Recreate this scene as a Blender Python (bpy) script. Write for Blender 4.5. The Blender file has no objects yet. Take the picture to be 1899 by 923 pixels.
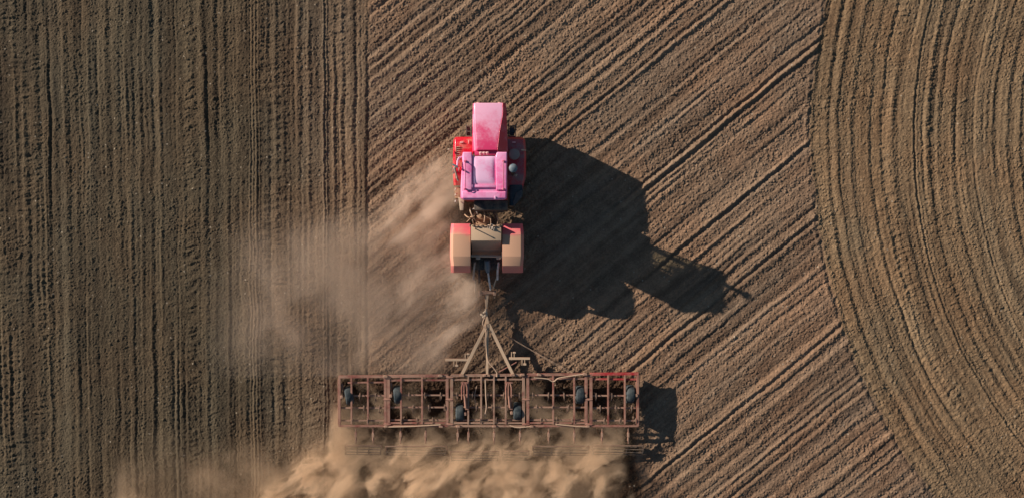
import bpy, bmesh, math, random
import numpy as np
from mathutils import Vector, Matrix

random.seed(11)
R = math.radians
SC = bpy.context.scene
COL = SC.collection
CAM_H = 33.0
FPX = 1418.0            # focal length in photo pixels (1899 wide)
SUN_EL, SUN_TR = 19.6, (0.894, -0.448)   # elevation and travel direction of the light on the ground

def W(px, py, h=0.0):
    """real-world point that stands h metres above the field"""
    s = (CAM_H - h) / FPX
    return Vector(((px - 949.5) * s, (461.5 - py) * s, h))

# ------------------------------------------------------------------ helpers
class MB:
    """collects shapes and links them as ONE mesh object"""
    def __init__(self):
        self.v, self.f = [], []
    def add_bm(self, bm):
        n = len(self.v)
        bm.verts.index_update()
        self.v += [v.co.copy() for v in bm.verts]
        self.f += [[n + v.index for v in f.verts] for f in bm.faces]
        bm.free()
    def hexa(self, bot, top, bev=0.0, seg=2):
        """prism between two polygons with the same number of corners (counter-clockwise)"""
        bm = bmesh.new()
        b = [bm.verts.new(p) for p in bot]
        t = [bm.verts.new(p) for p in top]
        n = len(b)
        bm.faces.new(list(reversed(b))); bm.faces.new(t)
        for i in range(n):
            bm.faces.new((b[i], b[(i + 1) % n], t[(i + 1) % n], t[i]))
        bmesh.ops.recalc_face_normals(bm, faces=bm.faces)
        if bev:
            bmesh.ops.bevel(bm, geom=bm.edges[:], offset=bev, segments=seg, profile=.6, affect='EDGES', clamp_overlap=True)
        self.add_bm(bm); return self
    def box(self, a, b, bev=0.0, seg=1, rot=0.0):
        x0, y0, z0 = (min(a[i], b[i]) for i in range(3)); x1, y1, z1 = (max(a[i], b[i]) for i in range(3))
        cx, cy = (x0 + x1) / 2, (y0 + y1) / 2
        c, s = math.cos(rot), math.sin(rot)
        q = [(x0, y0), (x1, y0), (x1, y1), (x0, y1)]
        q = [(cx + (x - cx) * c - (y - cy) * s, cy + (x - cx) * s + (y - cy) * c) for x, y in q]
        return self.hexa([(x, y, z0) for x, y in q], [(x, y, z1) for x, y in q], bev, seg)
    def pbox(self, p0, p1, h0, h1, bev=0.0, seg=1):
        """box whose top covers the given pixels of the photo"""
        a = W(p0[0], p0[1], h1); b = W(p1[0], p1[1], h1)
        return self.box((a.x, a.y, h0), (b.x, b.y, h1), bev, seg)
    def bar(self, a, b, w, h=None, bev=0.006):
        """square tube from a to b"""
        a, b = Vector(a), Vector(b); h = h or w
        d = (b - a).normalized()
        up = Vector((0, 0, 1)) if abs(d.z) < .95 else Vector((0, 1, 0))
        s = d.cross(up).normalized(); u = s.cross(d).normalized()
        o = [(-w / 2, -h / 2), (w / 2, -h / 2), (w / 2, h / 2), (-w / 2, h / 2)]
        return self.hexa([a + s * x + u * z for x, z in o], [b + s * x + u * z for x, z in o], bev, 1)
    def tube(self, pts, r, n=8):
        pts = [Vector(p) for p in pts]
        rs = r if isinstance(r, (list, tuple)) else [r] * len(pts)
        bm = bmesh.new(); rings = []; ref = None
        for i, p in enumerate(pts):
            d = (pts[min(i + 1, len(pts) - 1)] - pts[max(i - 1, 0)]).normalized()
            if ref is None:
                ref = Vector((0, 0, 1)) if abs(d.z) < .9 else Vector((1, 0, 0))
            s = d.cross(ref).normalized(); u = s.cross(d).normalized(); ref = u
            rings.append([bm.verts.new(p + (s * math.cos(k * 2 * math.pi / n) + u * math.sin(k * 2 * math.pi / n)) * rs[i]) for k in range(n)])
        for a, b in zip(rings[:-1], rings[1:]):
            for k in range(n):
                bm.faces.new((a[k], a[(k + 1) % n], b[(k + 1) % n], b[k]))
        bm.faces.new(list(reversed(rings[0]))); bm.faces.new(rings[-1])
        bmesh.ops.recalc_face_normals(bm, faces=bm.faces)
        self.add_bm(bm); return self
    def lathe_x(self, prof, n=40, c=(0, 0, 0)):
        """closed profile of (x, radius) turned about the x axis"""
        bm = bmesh.new(); rings = []
        for k in range(n):
            a = k * 2 * math.pi / n
            rings.append([bm.verts.new((c[0] + x, c[1] + r * math.cos(a), c[2] + r * math.sin(a))) for x, r in prof])
        m = len(prof)
        for k in range(n):
            A, B = rings[k], rings[(k + 1) % n]
            for i in range(m):
                bm.faces.new((A[i], A[(i + 1) % m], B[(i + 1) % m], B[i]))
        bmesh.ops.recalc_face_normals(bm, faces=bm.faces)
        self.add_bm(bm); return self
    def build(self, name, mat, parent=None, origin=None, smooth=36):
        o = origin if origin is not None else (parent['_base'] if parent is not None and '_base' in parent.keys() else (0, 0, 0))
        o = Vector(o)
        me = bpy.data.meshes.new(name)
        me.from_pydata([Vector(v) - o for v in self.v], [], self.f)
        me.materials.append(mat)
        bm = bmesh.new(); bm.from_mesh(me)
        for f in bm.faces: f.smooth = True
        for e in bm.edges:
            if len(e.link_faces) == 2:
                e.smooth = e.calc_face_angle(0) < R(smooth)
        bm.to_mesh(me); bm.free()
        ob = bpy.data.objects.new(name, me); COL.objects.link(ob)
        if parent is not None:
            ob.parent = parent
            pb = Vector(parent['_base']) if '_base' in parent.keys() else Vector((0, 0, 0))
            ob.location = o - pb
            ob['_base'] = list(o)
        else:
            ob.location = o
        return ob

def thing(name, label, cat, base):
    o = bpy.data.objects.new(name, None); COL.objects.link(o)
    o.location = base; o['_base'] = list(base); o['label'] = label; o['category'] = cat
    o.empty_display_size = .3
    return o

def kids(o): return [c for c in COL.objects if c.parent == o]
def copy_tree(o, parent, delta):
    c = o.copy(); COL.objects.link(c); c.parent = parent
    c.location = o.location + Vector(delta)
    c['_base'] = list(Vector(o['_base']) + Vector(delta))
    for k in kids(o):
        copy_tree(k, c, (0, 0, 0))
    return c

# ------------------------------------------------------------------ materials
def new_mat(name):
    m = bpy.data.materials.new(name); m.use_nodes = True
    nt = m.node_tree; b = nt.nodes['Principled BSDF']
    return m, nt, b
def N(nt, t, **kw):
    n = nt.nodes.new(t)
    for k, v in kw.items():
        setattr(n, k, v)
    return n
def noise(nt, vec, scale, detail=4, rough=.55, dist=0):
    n = N(nt, 'ShaderNodeTexNoise'); n.inputs['Scale'].default_value = scale
    n.inputs['Detail'].default_value = detail; n.inputs['Roughness'].default_value = rough
    n.inputs['Distortion'].default_value = dist
    if vec is not None: nt.links.new(vec, n.inputs['Vector'])
    return n.outputs['Fac']
def math_(nt, op, a, b=None, c=None, clamp=False):
    n = N(nt, 'ShaderNodeMath', operation=op, use_clamp=clamp)
    for i, x in enumerate((a, b, c)):
        if x is None: continue
        if isinstance(x, (int, float)): n.inputs[i].default_value = x
        else: nt.links.new(x, n.inputs[i])
    return n.outputs[0]
def ss(nt, x, a, b, lo=0., hi=1.):
    n = N(nt, 'ShaderNodeMapRange', interpolation_type='SMOOTHSTEP')
    n.inputs['From Min'].default_value = a; n.inputs['From Max'].default_value = b
    n.inputs['To Min'].default_value = lo; n.inputs['To Max'].default_value = hi
    nt.links.new(x, n.inputs['Value']); return n.outputs['Result']
def mix(nt, f, a, b, bt='MIX'):
    n = N(nt, 'ShaderNodeMix', data_type='RGBA', blend_type=bt)
    for sock, x in ((n.inputs['Factor'], f), (n.inputs[6], a), (n.inputs[7], b)):
        if isinstance(x, (int, float)): sock.default_value = x
        elif isinstance(x, tuple): sock.default_value = (*x, 1) if len(x) == 3 else x
        else: nt.links.new(x, sock)
    return n.outputs[2]
def bump(nt, h, strength, dist, b):
    n = N(nt, 'ShaderNodeBump'); n.inputs['Strength'].default_value = strength
    n.inputs['Distance'].default_value = dist
    nt.links.new(h, n.inputs['Height']); nt.links.new(n.outputs['Normal'], b.inputs['Normal'])

DUST = (.50, .33, .215)
def painted(name, base, dust=.5, rough=.4, dust_col=DUST, worn=None, up=True, scale=3.0, soft=1.0, coat=0.0, extra=None):
    """paint under field dust; dust lies on faces that look up, the noise decides where it is thick"""
    m, nt, b = new_mat(name)
    g = N(nt, 'ShaderNodeNewGeometry'); pos = g.outputs['Position']
    n1 = noise(nt, pos, scale, 6, .62); n2 = noise(nt, pos, scale * 9, 4, .6)
    col = base
    if worn:
        col = mix(nt, ss(nt, noise(nt, pos, scale * 2.3, 5, .65), .46, .62), base, worn)
    s = math_(nt, 'ADD', math_(nt, 'MULTIPLY', n1, .75), math_(nt, 'MULTIPLY', n2, .25))
    if extra: s = extra(nt, pos, s)
    f = ss(nt, s, .62 - dust * .45 - .10 * soft, .62 - dust * .45 + .14 * soft)
    if up:
        sp = N(nt, 'ShaderNodeSeparateXYZ'); nt.links.new(g.outputs['Normal'], sp.inputs[0])
        f = math_(nt, 'MULTIPLY', f, ss(nt, sp.outputs['Z'], .25, .85, .22, 1))
    col = mix(nt, f, col, dust_col)
    nt.links.new(col, b.inputs['Base Color'])
    rg = N(nt, 'ShaderNodeMapRange'); rg.inputs['To Min'].default_value = rough; rg.inputs['To Max'].default_value = .9
    nt.links.new(f, rg.inputs['Value']); nt.links.new(rg.outputs[0], b.inputs['Roughness'])
    b.inputs['Coat Weight'].default_value = coat; b.inputs['Coat Roughness'].default_value = .15
    bump(nt, n2, .15, .01, b)
    return m

M = {}
RED = (.56, .012, .035)
def hood_extra(nt, pos, s):     # the pale pink is stronger towards the nose of the bonnet
    sp = N(nt, 'ShaderNodeSeparateXYZ'); nt.links.new(pos, sp.inputs[0])
    return math_(nt, 'ADD', s, ss(nt, sp.outputs['Y'], 4.2, 5.9, -.20, .26))
M['hood'] = painted('bonnet_paint', (.74, .055, .17), .42, .3, (.85, .42, .57), scale=1.2, coat=.3, soft=1.7, extra=hood_extra)
M['hood_shade'] = painted('bonnet_shade_paint', (.50, .012, .06), .1, .3, (.6, .2, .25), coat=.3)  # bonnet red darkened to stand for shade on the far flank
M['hoodtrim'] = painted('pale_pink_paint', (.86, .46, .66), .3, .35, (.82, .42, .58), scale=1.5, coat=.3)
M['roof'] = painted('pink_roof_paint', (.86, .15, .38), .44, .32, (.90, .38, .60), scale=1.1, coat=.35)
M['hatch'] = painted('pale_hatch_paint', (.88, .20, .42), .52, .28, (.90, .52, .72), scale=1.1, coat=.35)
M['red'] = painted('red_fender_paint', (.66, .006, .03), .18, .25, (.55, .22, .15), scale=2.5, coat=.4)
M['red_shade'] = painted('shaded_red_paint', (.50, .012, .03), .24, .4, (.26, .16, .16), scale=1.5, coat=.2)  # the fender red again, darkened and greyed to stand for shade
def fend_extra(nt, pos, s):     # dust lies thick on the rear two thirds, the leading edge is blown clean
    sp = N(nt, 'ShaderNodeSeparateXYZ'); nt.links.new(pos, sp.inputs[0])
    return math_(nt, 'ADD', s, ss(nt, sp.outputs['Y'], .35, .72, .16, -.30))
M['rearfender'] = painted('dusty_red_fender_paint', (.72, .12, .15), .74, .5, (.57, .32, .20), scale=2.0, soft=1.7, extra=fend_extra)
M['deck'] = painted('dusty_deck_steel', (.30, .12, .08), .85, .7, (.52, .36, .235), scale=2.0)
M['frame'] = painted('frame_paint_rust_and_dust', (.20, .045, .032), .40, .6, (.33, .175, .12), worn=(.15, .06, .04), scale=1.6)
M['frame_red'] = painted('frame_paint_clean_red', (.36, .020, .024), .26, .5, (.40, .17, .12), scale=2.0)
M['dusty_bar'] = painted('dust_coated_bar', (.18, .065, .045), .50, .7, (.33, .20, .135), scale=2.4)
M['dark'] = painted('dark_oily_steel', (.035, .030, .030), .28, .6, (.22, .15, .10), scale=3)
M['joint'] = painted('dusty_brown_steel', (.16, .075, .045), .6, .7, (.46, .28, .17), scale=4)
M['steel'] = painted('worn_bright_steel', (.42, .38, .35), .35, .35, (.5, .37, .27), scale=4)
M['chrome'] = painted('cylinder_rod_steel', (.65, .60, .56), .2, .25, (.5, .38, .3), scale=4)
M['bluegrey'] = painted('blue_grey_steel', (.09, .13, .16), .2, .45, (.2, .2, .2), scale=5)
M['tank'] = painted('dark_teal_paint', (.012, .030, .040), .12, .3, (.10, .10, .09), scale=2, coat=.3)
M['rubber'] = painted('tyre_rubber', (.016, .026, .032), .30, .7, (.075, .085, .085), scale=5, up=False)
M['rubber_big'] = painted('tractor_tyre_rubber', (.022, .022, .022), .5, .8, (.20, .14, .095), scale=4, up=False)
M['rim'] = painted('rim_paint', (.55, .42, .30), .5, .6, DUST)
M['hose'] = painted('rubber_hose', (.05, .035, .03), .5, .6, (.42, .28, .19), scale=5)
M['palehose'] = painted('dusty_pale_hose', (.45, .32, .24), .6, .7, DUST, scale=5)
M['black'] = painted('black_plastic', (.02, .018, .02), .1, .5, (.2, .14, .1))
M['pinkbar'] = painted('handrail_paint', (.60, .10, .20), .2, .4, (.6, .3, .35))
M['tine'] = painted('soil_worn_spring_steel', (.10, .055, .04), .5, .6, (.24, .15, .10), scale=5)
M['tan'] = painted('tan_dusty_plate', (.45, .36, .27), .6, .8, (.55, .42, .30), scale=3)
M['cabred'] = painted('cab_red_paint', (.5, .012, .03), .3, .35, DUST)
m, nt, b = new_mat('tinted_glass')
b.inputs['Base Color'].default_value = (.02, .03, .035, 1); b.inputs['Roughness'].default_value = .08
M['glass'] = m
m, nt, b = new_mat('clear_glass')
b.inputs['Base Color'].default_value = (.05, .06, .06, 1); b.inputs['Roughness'].default_value = .05
tp = N(nt, 'ShaderNodeBsdfTransparent'); tp.inputs[0].default_value = (.86, .90, .88, 1); mx = N(nt, 'ShaderNodeMixShader')
mx.inputs[0].default_value = .13
nt.links.new(tp.outputs[0], mx.inputs[1]); nt.links.new(b.outputs[0], mx.inputs[2]); nt.links.new(mx.outputs[0], nt.nodes['Material Output'].inputs['Surface'])
M['clear'] = m
m, nt, b = new_mat('lamp_lens')
b.inputs['Base Color'].default_value = (.75, .45, .42, 1); b.inputs['Roughness'].default_value = .15
M['lens'] = m

# ------------------------------------------------------------------ field
rng = np.random.default_rng(5)
def vnoise(x, y, seed):
    r = np.random.default_rng(seed); T = r.random((256, 256)).astype(np.float32)
    xi = np.floor(x).astype(np.int64); yi = np.floor(y).astype(np.int64)
    fx = (x - xi).astype(np.float32); fy = (y - yi).astype(np.float32)
    fx = fx * fx * (3 - 2 * fx); fy = fy * fy * (3 - 2 * fy)
    a = T[xi & 255, yi & 255]; b = T[(xi + 1) & 255, yi & 255]; c = T[xi & 255, (yi + 1) & 255]; d = T[(xi + 1) & 255, (yi + 1) & 255]
    return (a + (b - a) * fx) * (1 - fy) + (c + (d - c) * fx) * fy - .5
def fbm(x, y, seed, o=3):
    s = 0; a = 1
    for k in range(o):
        s = s + a * vnoise(x * 2 ** k, y * 2 ** k, seed + k); a *= .5
    return s
def n1(u, seed):
    T = np.random.default_rng(seed).random(1024).astype(np.float32)
    i = np.floor(u).astype(np.int64); f = (u - i).astype(np.float32); f = f * f * (3 - 2 * f)
    return T[i & 1023] * (1 - f) + T[(i + 1) & 1023] * f - .5
def clods(x, y, cell, seed, prob, rmin, rmax):
    """lumps of soil: the tallest half-buried ball over each point"""
    r = np.random.default_rng(seed)
    JX, JY = r.random((256, 256)).astype(np.float32), r.random((256, 256)).astype(np.float32)
    RR = np.where(r.random((256, 256)) < prob, rmin + (rmax - rmin) * r.random((256, 256)) ** 2.2, 0).astype(np.float32)
    xi = np.floor(x / cell).astype(np.int64); yi = np.floor(y / cell).astype(np.int64)
    out = np.zeros(x.shape, np.float32)
    for dx in (-1, 0, 1):
        for dy in (-1, 0, 1):
            cx, cy = xi + dx, yi + dy
            a, bb = cx & 255, cy & 255
            rr = RR[a, bb]
            d2 = (x - (cx + JX[a, bb]) * cell) ** 2 + (y - (cy + JY[a, bb]) * cell) ** 2
            out = np.maximum(out, np.sqrt(np.maximum(rr * rr - d2, 0)))
    return out
def sstep(x, a, b):
    t = np.clip((x - a) / (b - a), 0, 1); return t * t * (3 - 2 * t)
def grooves(u, seed, spacing, width, prob=1.):
    """one narrow furrow per cell of the cross-row coordinate, at a random place in it"""
    r = np.random.default_rng(seed); J = r.random(512); P = (r.random(512) < prob) * (.4 + .6 * r.random(512)); WD = .6 + .8 * r.random(512)
    c = np.floor(u / spacing).astype(np.int64); out = 0
    for k in (-1, 0, 1):
        i = (c + k) & 511
        out = out + P[i] * np.exp(-((u - (c + k + J[i]) * spacing) / (width * WD[i])) ** 2)
    return out.astype(np.float32)

def axis(half_in, step, far):
    a = list(np.arange(-half_in, half_in + 1e-6, step)); s = step; p = a[-1]; ext = []
    while p < far:
        s *= 1.28; p += s; ext.append(p)
    return np.array([-e for e in reversed(ext)] + a + ext)
STEP = .025
gx = axis(24.2, STEP, 600); gy = axis(12.9, STEP, 600)
X, Y = np.meshgrid(gx, gy)
X = X.astype(np.float32); Y = Y.astype(np.float32)
wx = X + .09 * vnoise(X * .7, Y * .7, 901) + .03 * vnoise(X * 2.6, Y * 2.6, 902) + .03 * vnoise(X * 8, Y * 8, 905)
wy = Y + .09 * vnoise(X * .7, Y * .7, 903) + .03 * vnoise(X * 2.6, Y * 2.6, 904) + .03 * vnoise(X * 8, Y * 8, 906)
# region 0: straight passes, 1: slanting passes, 2: curved headland passes
XB = -6.22
CX, CY, RB = 38.5, 4.92, 25.6
rad = np.sqrt((wx - CX) ** 2 + ((wy - CY) * 1.0) ** 2)
U0 = wx - .0016 * wy * (wx - XB); V0 = wy
ca, sa = math.cos(R(39)), math.sin(R(39))
U1 = -wx * sa + wy * ca; V1 = wx * ca + wy * sa
U2 = RB - rad; V2 = np.arctan2(wy - CY, CX - wx) * 24
e = .12 * vnoise(X * 2.3, Y * 2.3, 77)
eb = e * 1.0 + .16 * vnoise(Y * .45, X * .1, 78)
w0 = 1 - sstep(X + eb, XB - .08, XB + .08)
w2 = sstep(U2 + e, -.05, .10)
w1 = np.clip(1 - w0 - w2, 0, 1)
def passes(U, V, seed, big, mid, fine, gsp, gw, gd, rip, per=.62, reg=.02):
    am = .25 + 1.5 * (vnoise(V * .30, U * .8, seed + 50) + .5)
    br = sstep(vnoise(V * .55, U * 1.7, seed + 52) + .5 * vnoise(V * 1.7, U * 3, seed + 53), -.32, .30)
    ph = U / per + .9 * n1(U / 2.1, seed + 11) + .5 * n1(U / .8, seed + 12) + .12 * vnoise(V * .2, U * .7, seed + 13)
    tr_ = ph - np.floor(ph)
    saw = np.where(tr_ < .68, tr_ / .68, (1 - tr_) / .32) - .5
    h = reg * saw * (.55 + .9 * (n1(U / 1.1, seed + 14) + .5)) * (.6 + .5 * am) + big * n1(U / .95, seed) * 2 + mid * n1(U / .36, seed + 1) * 2 * am
    h += mid * .8 * 2 * vnoise(V * .16, U / .42, seed + 9)
    h += fine * 2 * vnoise(V * .16, U / .12, seed + 2) * (.4 + 1.2 * (vnoise(V * .6, U * 1.5, seed + 51) + .5))
    h -= gd * grooves(U, seed + 3, gsp, gw, .75) * am * (.35 + .65 * br)
    h -= gd * .5 * grooves(U, seed + 4, gsp * .45, gw * .6, .55) * br
    band = sstep(n1(U / .55, seed + 5), -.10, .25)
    h += rip * band * 2 * vnoise(V / .105 + 2 * n1(U / .4, seed + 7), U / .34, seed + 6) * (.2 + 1.4 * (vnoise(V * .7, U * 1.2, seed + 8) + .5))
    return h.astype(np.float32)
H0 = passes(U0, V0, 100, .005, .010, .019, .95, .045, .026, .022, .47, .016)
# two pairs of thin wheel lines in the straight passes
for c in (-11.30, -11.17, -11.02, -10.88, -8.12, -7.98):
    H0 += .024 * np.exp(-((U0 - c) / .035) ** 2)
H1 = passes(U1, V1, 200, .009, .011, .020, 1.15, .06, .022, .009, .46, .028)
for c, v0 in ((-1.67, 4.5), (-1.38, 3.), (-11.5, -6.), (-4.6, 3.), (-7.3, -2.), (2.6, -1.), (-13.6, -2)):
    H1 += (-.034 * np.exp(-((U1 - c) / .075) ** 2) + .035 * np.exp(-((U1 - c - .14) / .07) ** 2) + .03 * np.exp(-((U1 - c + .15) / .07) ** 2)) * sstep(V1, v0, v0 + 2)
H2 = passes(U2, V2, 300, .007, .009, .018, 1.10, .055, .022, .017, .64, .031)
for c in (4.35, 4.52, 6.95, 7.12, 9.3):
    H2 += .022 * np.exp(-((U2 - c) / .045) ** 2)
Z = H0 * w0 + H1 * w1 + H2 * w2
Z -= .024 * np.exp(-((U2 + e * .6) / .09) ** 2) * (X > 0) * (.25 + 1.1 * sstep(vnoise(Y * .5, X * .3, 33), -.3, .3))              # edge furrow of the headland
Z += .018 * np.exp(-((U2 + .16 + e) / .10) ** 2) * (X > 0)
Z -= .018 * np.exp(-((X - XB + e) / .07) ** 2)
# soil turned by the cultivator: everything behind its front bar, rough and fresh
te = .5 * vnoise(X * 1.1, Y * 1.1, 45) + .3 * vnoise(X * 4, Y * 4, 46)
till = sstep(X + te, -7.5, -7.0) * (1 - sstep(X + te, 5.1, 5.7)) * (1 - sstep(Y + te * .6, -5.7, -5.2))
Z = Z * (1 - till * .6) + till * (.04 * vnoise(X * 3.3, Y * 1.2, 41) + .05 * fbm(X * 5, Y * 5, 42) - .02)
crumb = w0 * .52 + w1 * .66 + w2 * .60 + till * .5
mask = .55 + .9 * (vnoise(X * .8, Y * .8, 61) + .5)
Z += crumb * mask * (clods(X, Y, .15, 71, .13, .020, .070) * .70 + clods(X + 9, Y + 5, .072, 72, .66, .016, .044) * 1.0)
Z += crumb * (.022 * fbm(X * 8, Y * 8, 81, 2) + .030 * vnoise(X * 15, Y * 15, 86)) + .012 * vnoise(X * 19, Y * 19, 88)
Z += .05 * fbm(X * .12, Y * .12, 91, 2)
far = np.maximum(np.abs(X) - 25, np.abs(Y) - 13.6)
Z *= (1 - sstep(far, 0, 3) * .9)
Z -= .02
ny, nx = X.shape
nv = nx * ny
co = np.empty((nv, 3), np.float32); co[:, 0] = X.ravel(); co[:, 1] = Y.ravel(); co[:, 2] = Z.ravel()
ii = (np.arange(ny - 1)[:, None] * nx + np.arange(nx - 1)[None, :]).ravel()
quads = np.stack((ii, ii + 1, ii + nx + 1, ii + nx), 1).astype(np.int32)
me = bpy.data.meshes.new('field')
me.vertices.add(nv); me.vertices.foreach_set('co', co.ravel())
nq = len(quads)
me.loops.add(nq * 4); me.loops.foreach_set('vertex_index', quads.ravel())
me.polygons.add(nq); me.polygons.foreach_set('loop_start', np.arange(0, nq * 4, 4, dtype=np.int32))
me.polygons.foreach_set('use_smooth', np.ones(nq, bool))
at = me.attributes.new('row', 'FLOAT_VECTOR', 'POINT')
rv = np.empty((nv, 3), np.float32)
rv[:, 0] = np.where(w0 > .5, U0, np.where(w2 > .5, U2 + 80, U1 + 40)).ravel()
rv[:, 1] = np.where(w0 > .5, V0, np.where(w2 > .5, V2, V1)).ravel(); rv[:, 2] = 0
at.data.foreach_set('vector', rv.ravel())
at = me.attributes.new('soil', 'FLOAT_VECTOR', 'POINT')
rv[:, 0] = (w0 * (.42 + .58 * sstep(-X + 1.5 * vnoise(X * .3, Y * .3, 47), 6.5, 13))).ravel(); rv[:, 1] = w2.ravel(); rv[:, 2] = till.ravel()
at.data.foreach_set('vector', rv.ravel())
me.update(calc_edges=True); me.validate()
field = bpy.data.objects.new('field', me); COL.objects.link(field)
field['kind'] = 'structure'; field['label'] = 'brown harrowed field with straight, slanting and curved passes'; field['category'] = 'field'

m, nt, b = new_mat('soil')
A = N(nt, 'ShaderNodeAttribute', attribute_name='row'); S = N(nt, 'ShaderNodeAttribute', attribute_name='soil')
sp = N(nt, 'ShaderNodeSeparateXYZ'); nt.links.new(S.outputs['Vector'], sp.inputs[0])
mp = N(nt, 'ShaderNodeMapping'); mp.inputs['Scale'].default_value = (1, .035, 1); nt.links.new(A.outputs['Vector'], mp.inputs['Vector'])
pos = N(nt, 'ShaderNodeNewGeometry').outputs['Position']
streak = noise(nt, mp.outputs['Vector'], 2.0, 5, .62)
patch = noise(nt, pos, .22, 4, .55); blot = noise(nt, pos, 1.7, 4, .6); grain = noise(nt, pos, 16, 3, .65)
t = math_(nt, 'ADD', math_(nt, 'MULTIPLY', streak, .50), math_(nt, 'ADD', math_(nt, 'MULTIPLY', blot, .20), math_(nt, 'MULTIPLY', grain, .30)))
c = mix(nt, ss(nt, t, .37, .63), (.122, .077, .050), (.305, .199, .127))
c = mix(nt, ss(nt, patch, .42, .62, 0, .35), c, mix(nt, 1.0, c, (1.14, .92, .80), 'MULTIPLY'))          # redder patches
c = mix(nt, ss(nt, noise(nt, mp.outputs['Vector'], .9, 3), .50, .64, 0, .6), c, mix(nt, 1.0, c, (.86, .93, 1.0), 'MULTIPLY'))   # greyer strips
c = mix(nt, sp.outputs['X'], c, mix(nt, 1.0, c, (.43, .49, .465), 'MULTIPLY'))       # heavier dark soil of the straight passes
c = mix(nt, sp.outputs['Y'], c, mix(nt, 1.0, c, (.95, .97, .87), 'MULTIPLY'))
c = mix(nt, sp.outputs['Z'], c, mix(nt, 1.0, c, (.30, .27, .25), 'MULTIPLY'))       # freshly turned damp soil, with shade under frame and dust painted in
vo = N(nt, 'ShaderNodeTexVoronoi', feature='F1'); vo.inputs['Scale'].default_value = 5.3; nt.links.new(pos, vo.inputs['Vector'])
rr = N(nt, 'ShaderNodeSeparateColor'); nt.links.new(vo.outputs['Color'], rr.inputs[0])
peb = math_(nt, 'MULTIPLY', math_(nt, 'LESS_THAN', vo.outputs['Distance'], .20), math_(nt, 'GREATER_THAN', rr.outputs[0], .87))
c = mix(nt, math_(nt, 'MULTIPLY', math_(nt, 'MULTIPLY', peb, rr.outputs[1]), .75), c, (.42, .34, .25))                     # pale pebbles
nt.links.new(c, b.inputs['Base Color']); b.inputs['Roughness'].default_value = .95
b.inputs['Specular IOR Level'].default_value = .15
bump(nt, noise(nt, pos, 34, 3, .7), .8, .035, b)
me.materials.append(m)

# ------------------------------------------------------------------ tractor
TB = W(905, 390, 0)
tr = thing('articulated_tractor', 'pink and red articulated tractor with dusty rear fenders, pulling the wide cultivator', 'tractor', TB)

def rows(sections, close=True):
    """loft: list of equal-length point loops"""
    mb = MB(); bm = bmesh.new()
    L = [[bm.verts.new(p) for p in s] for s in sections]
    n = len(L[0])
    for a, c in zip(L[:-1], L[1:]):
        for i in range(n):
            bm.faces.new((a[i], a[(i + 1) % n], c[(i + 1) % n], c[i]))
    bm.faces.new(L[0]); bm.faces.new(list(reversed(L[-1])))
    bmesh.ops.recalc_face_normals(bm, faces=bm.faces)
    bmesh.ops.bevel(bm, geom=[e for e in bm.edges if len(e.link_faces) == 2 and e.calc_face_angle(0) > R(25)], offset=.035, segments=3, profile=.6, affect='EDGES', clamp_overlap=True)
    mb.add_bm(bm); return mb

def hood_sec(py, xl, tl, tr_, xr, ht, hs):
    a, bb, cc, d = W(xl, py, hs), W(tl, py, ht), W(tr_, py, ht), W(xr, py, hs)
    y = bb.y
    return [(a.x, y, 1.15), (a.x, y, hs), (bb.x, y, ht), (cc.x, y, ht), (d.x, y, hs), (d.x, y, 1.15)]
hs = [hood_sec(191, 877, 880, 932, 937.5, 2.36, 2.22), hood_sec(212, 876.5, 880, 932, 939, 2.42, 2.2), hood_sec(245, 876, 882, 926, 940, 2.50, 2.14), hood_sec(279, 876, 884.5, 922, 941.5, 2.56, 2.10)]
hood = rows(hs).build('bonnet', M['hood'], tr)
# flanks painted by light: darker red on the shaded, paler pink on the sunlit
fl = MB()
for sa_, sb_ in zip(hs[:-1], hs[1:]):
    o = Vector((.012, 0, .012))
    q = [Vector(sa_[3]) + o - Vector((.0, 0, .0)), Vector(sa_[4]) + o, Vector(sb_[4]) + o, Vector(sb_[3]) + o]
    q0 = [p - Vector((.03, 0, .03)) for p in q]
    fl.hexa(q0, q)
fl.build('shade_panel', M['hood_shade'], hood)
mo = MB()
pts = [Vector(hs[i][2]).lerp(Vector(hs[i][1]), .35) + Vector((0, 0, .01)) for i in range(1, 4)]
for p, q in zip(pts[:-1], pts[1:]):
    mo.bar(p, q, .085, .05, .012)
mo.build('sunlit_strip', M['hoodtrim'], hood)  # pale strip that paints the sunlit edge of the bonnet
gr = MB()
yF = hs[0][0][1]
xa, xb = hs[0][0][0], hs[0][5][0]
for k in range(7):
    gr.box((xa + .12, yF, 1.25 + k * .12), (xb - .12, yF + .03, 1.31 + k * .12), .008)
gr.box((xa + .08, yF - .01, 1.2), (xb - .08, yF + .012, 2.08), .01)
gr.build('grille', M['black'], hood)
for sx in (xa + .22, xb - .22):
    MB().lathe_x([(-.02, .001), (-.02, .09), (.02, .09), (.03, .05), (.03, .001)], 16).build('headlight', M['lens'], hood, origin=(0, 0, 0))
    hl = [k for k in kids(hood) if k.name.startswith('headlight')][-1]
    hl.location = Vector((sx, yF + .02, 2.14)) - Vector(hood['_base']); hl.rotation_euler = (0, 0, R(90))
# cowl between bonnet and cab
MB().pbox((880, 278.5), (925, 288), 1.2, 2.44, .03, 2).build('cowl', M['hood'], tr)

# chassis under everything
ch = MB()
ch.pbox((884, 205), (930, 386), .75, 1.15, .02)
ch.box((W(857, 296, .85).x, W(857, 303, .85).y, .72), (W(957, 296, .85).x, W(957, 293, .85).y, .98), .02)
ch.pbox((886, 404), (922, 488), .72, 1.0, .02)
ch.box((W(854, 458, .85).x, W(854, 458, .85).y, .72), (W(951, 458, .85).x, W(951, 464, .85).y, .98), .02)
ch.build('chassis', M['dark'], tr)
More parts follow.
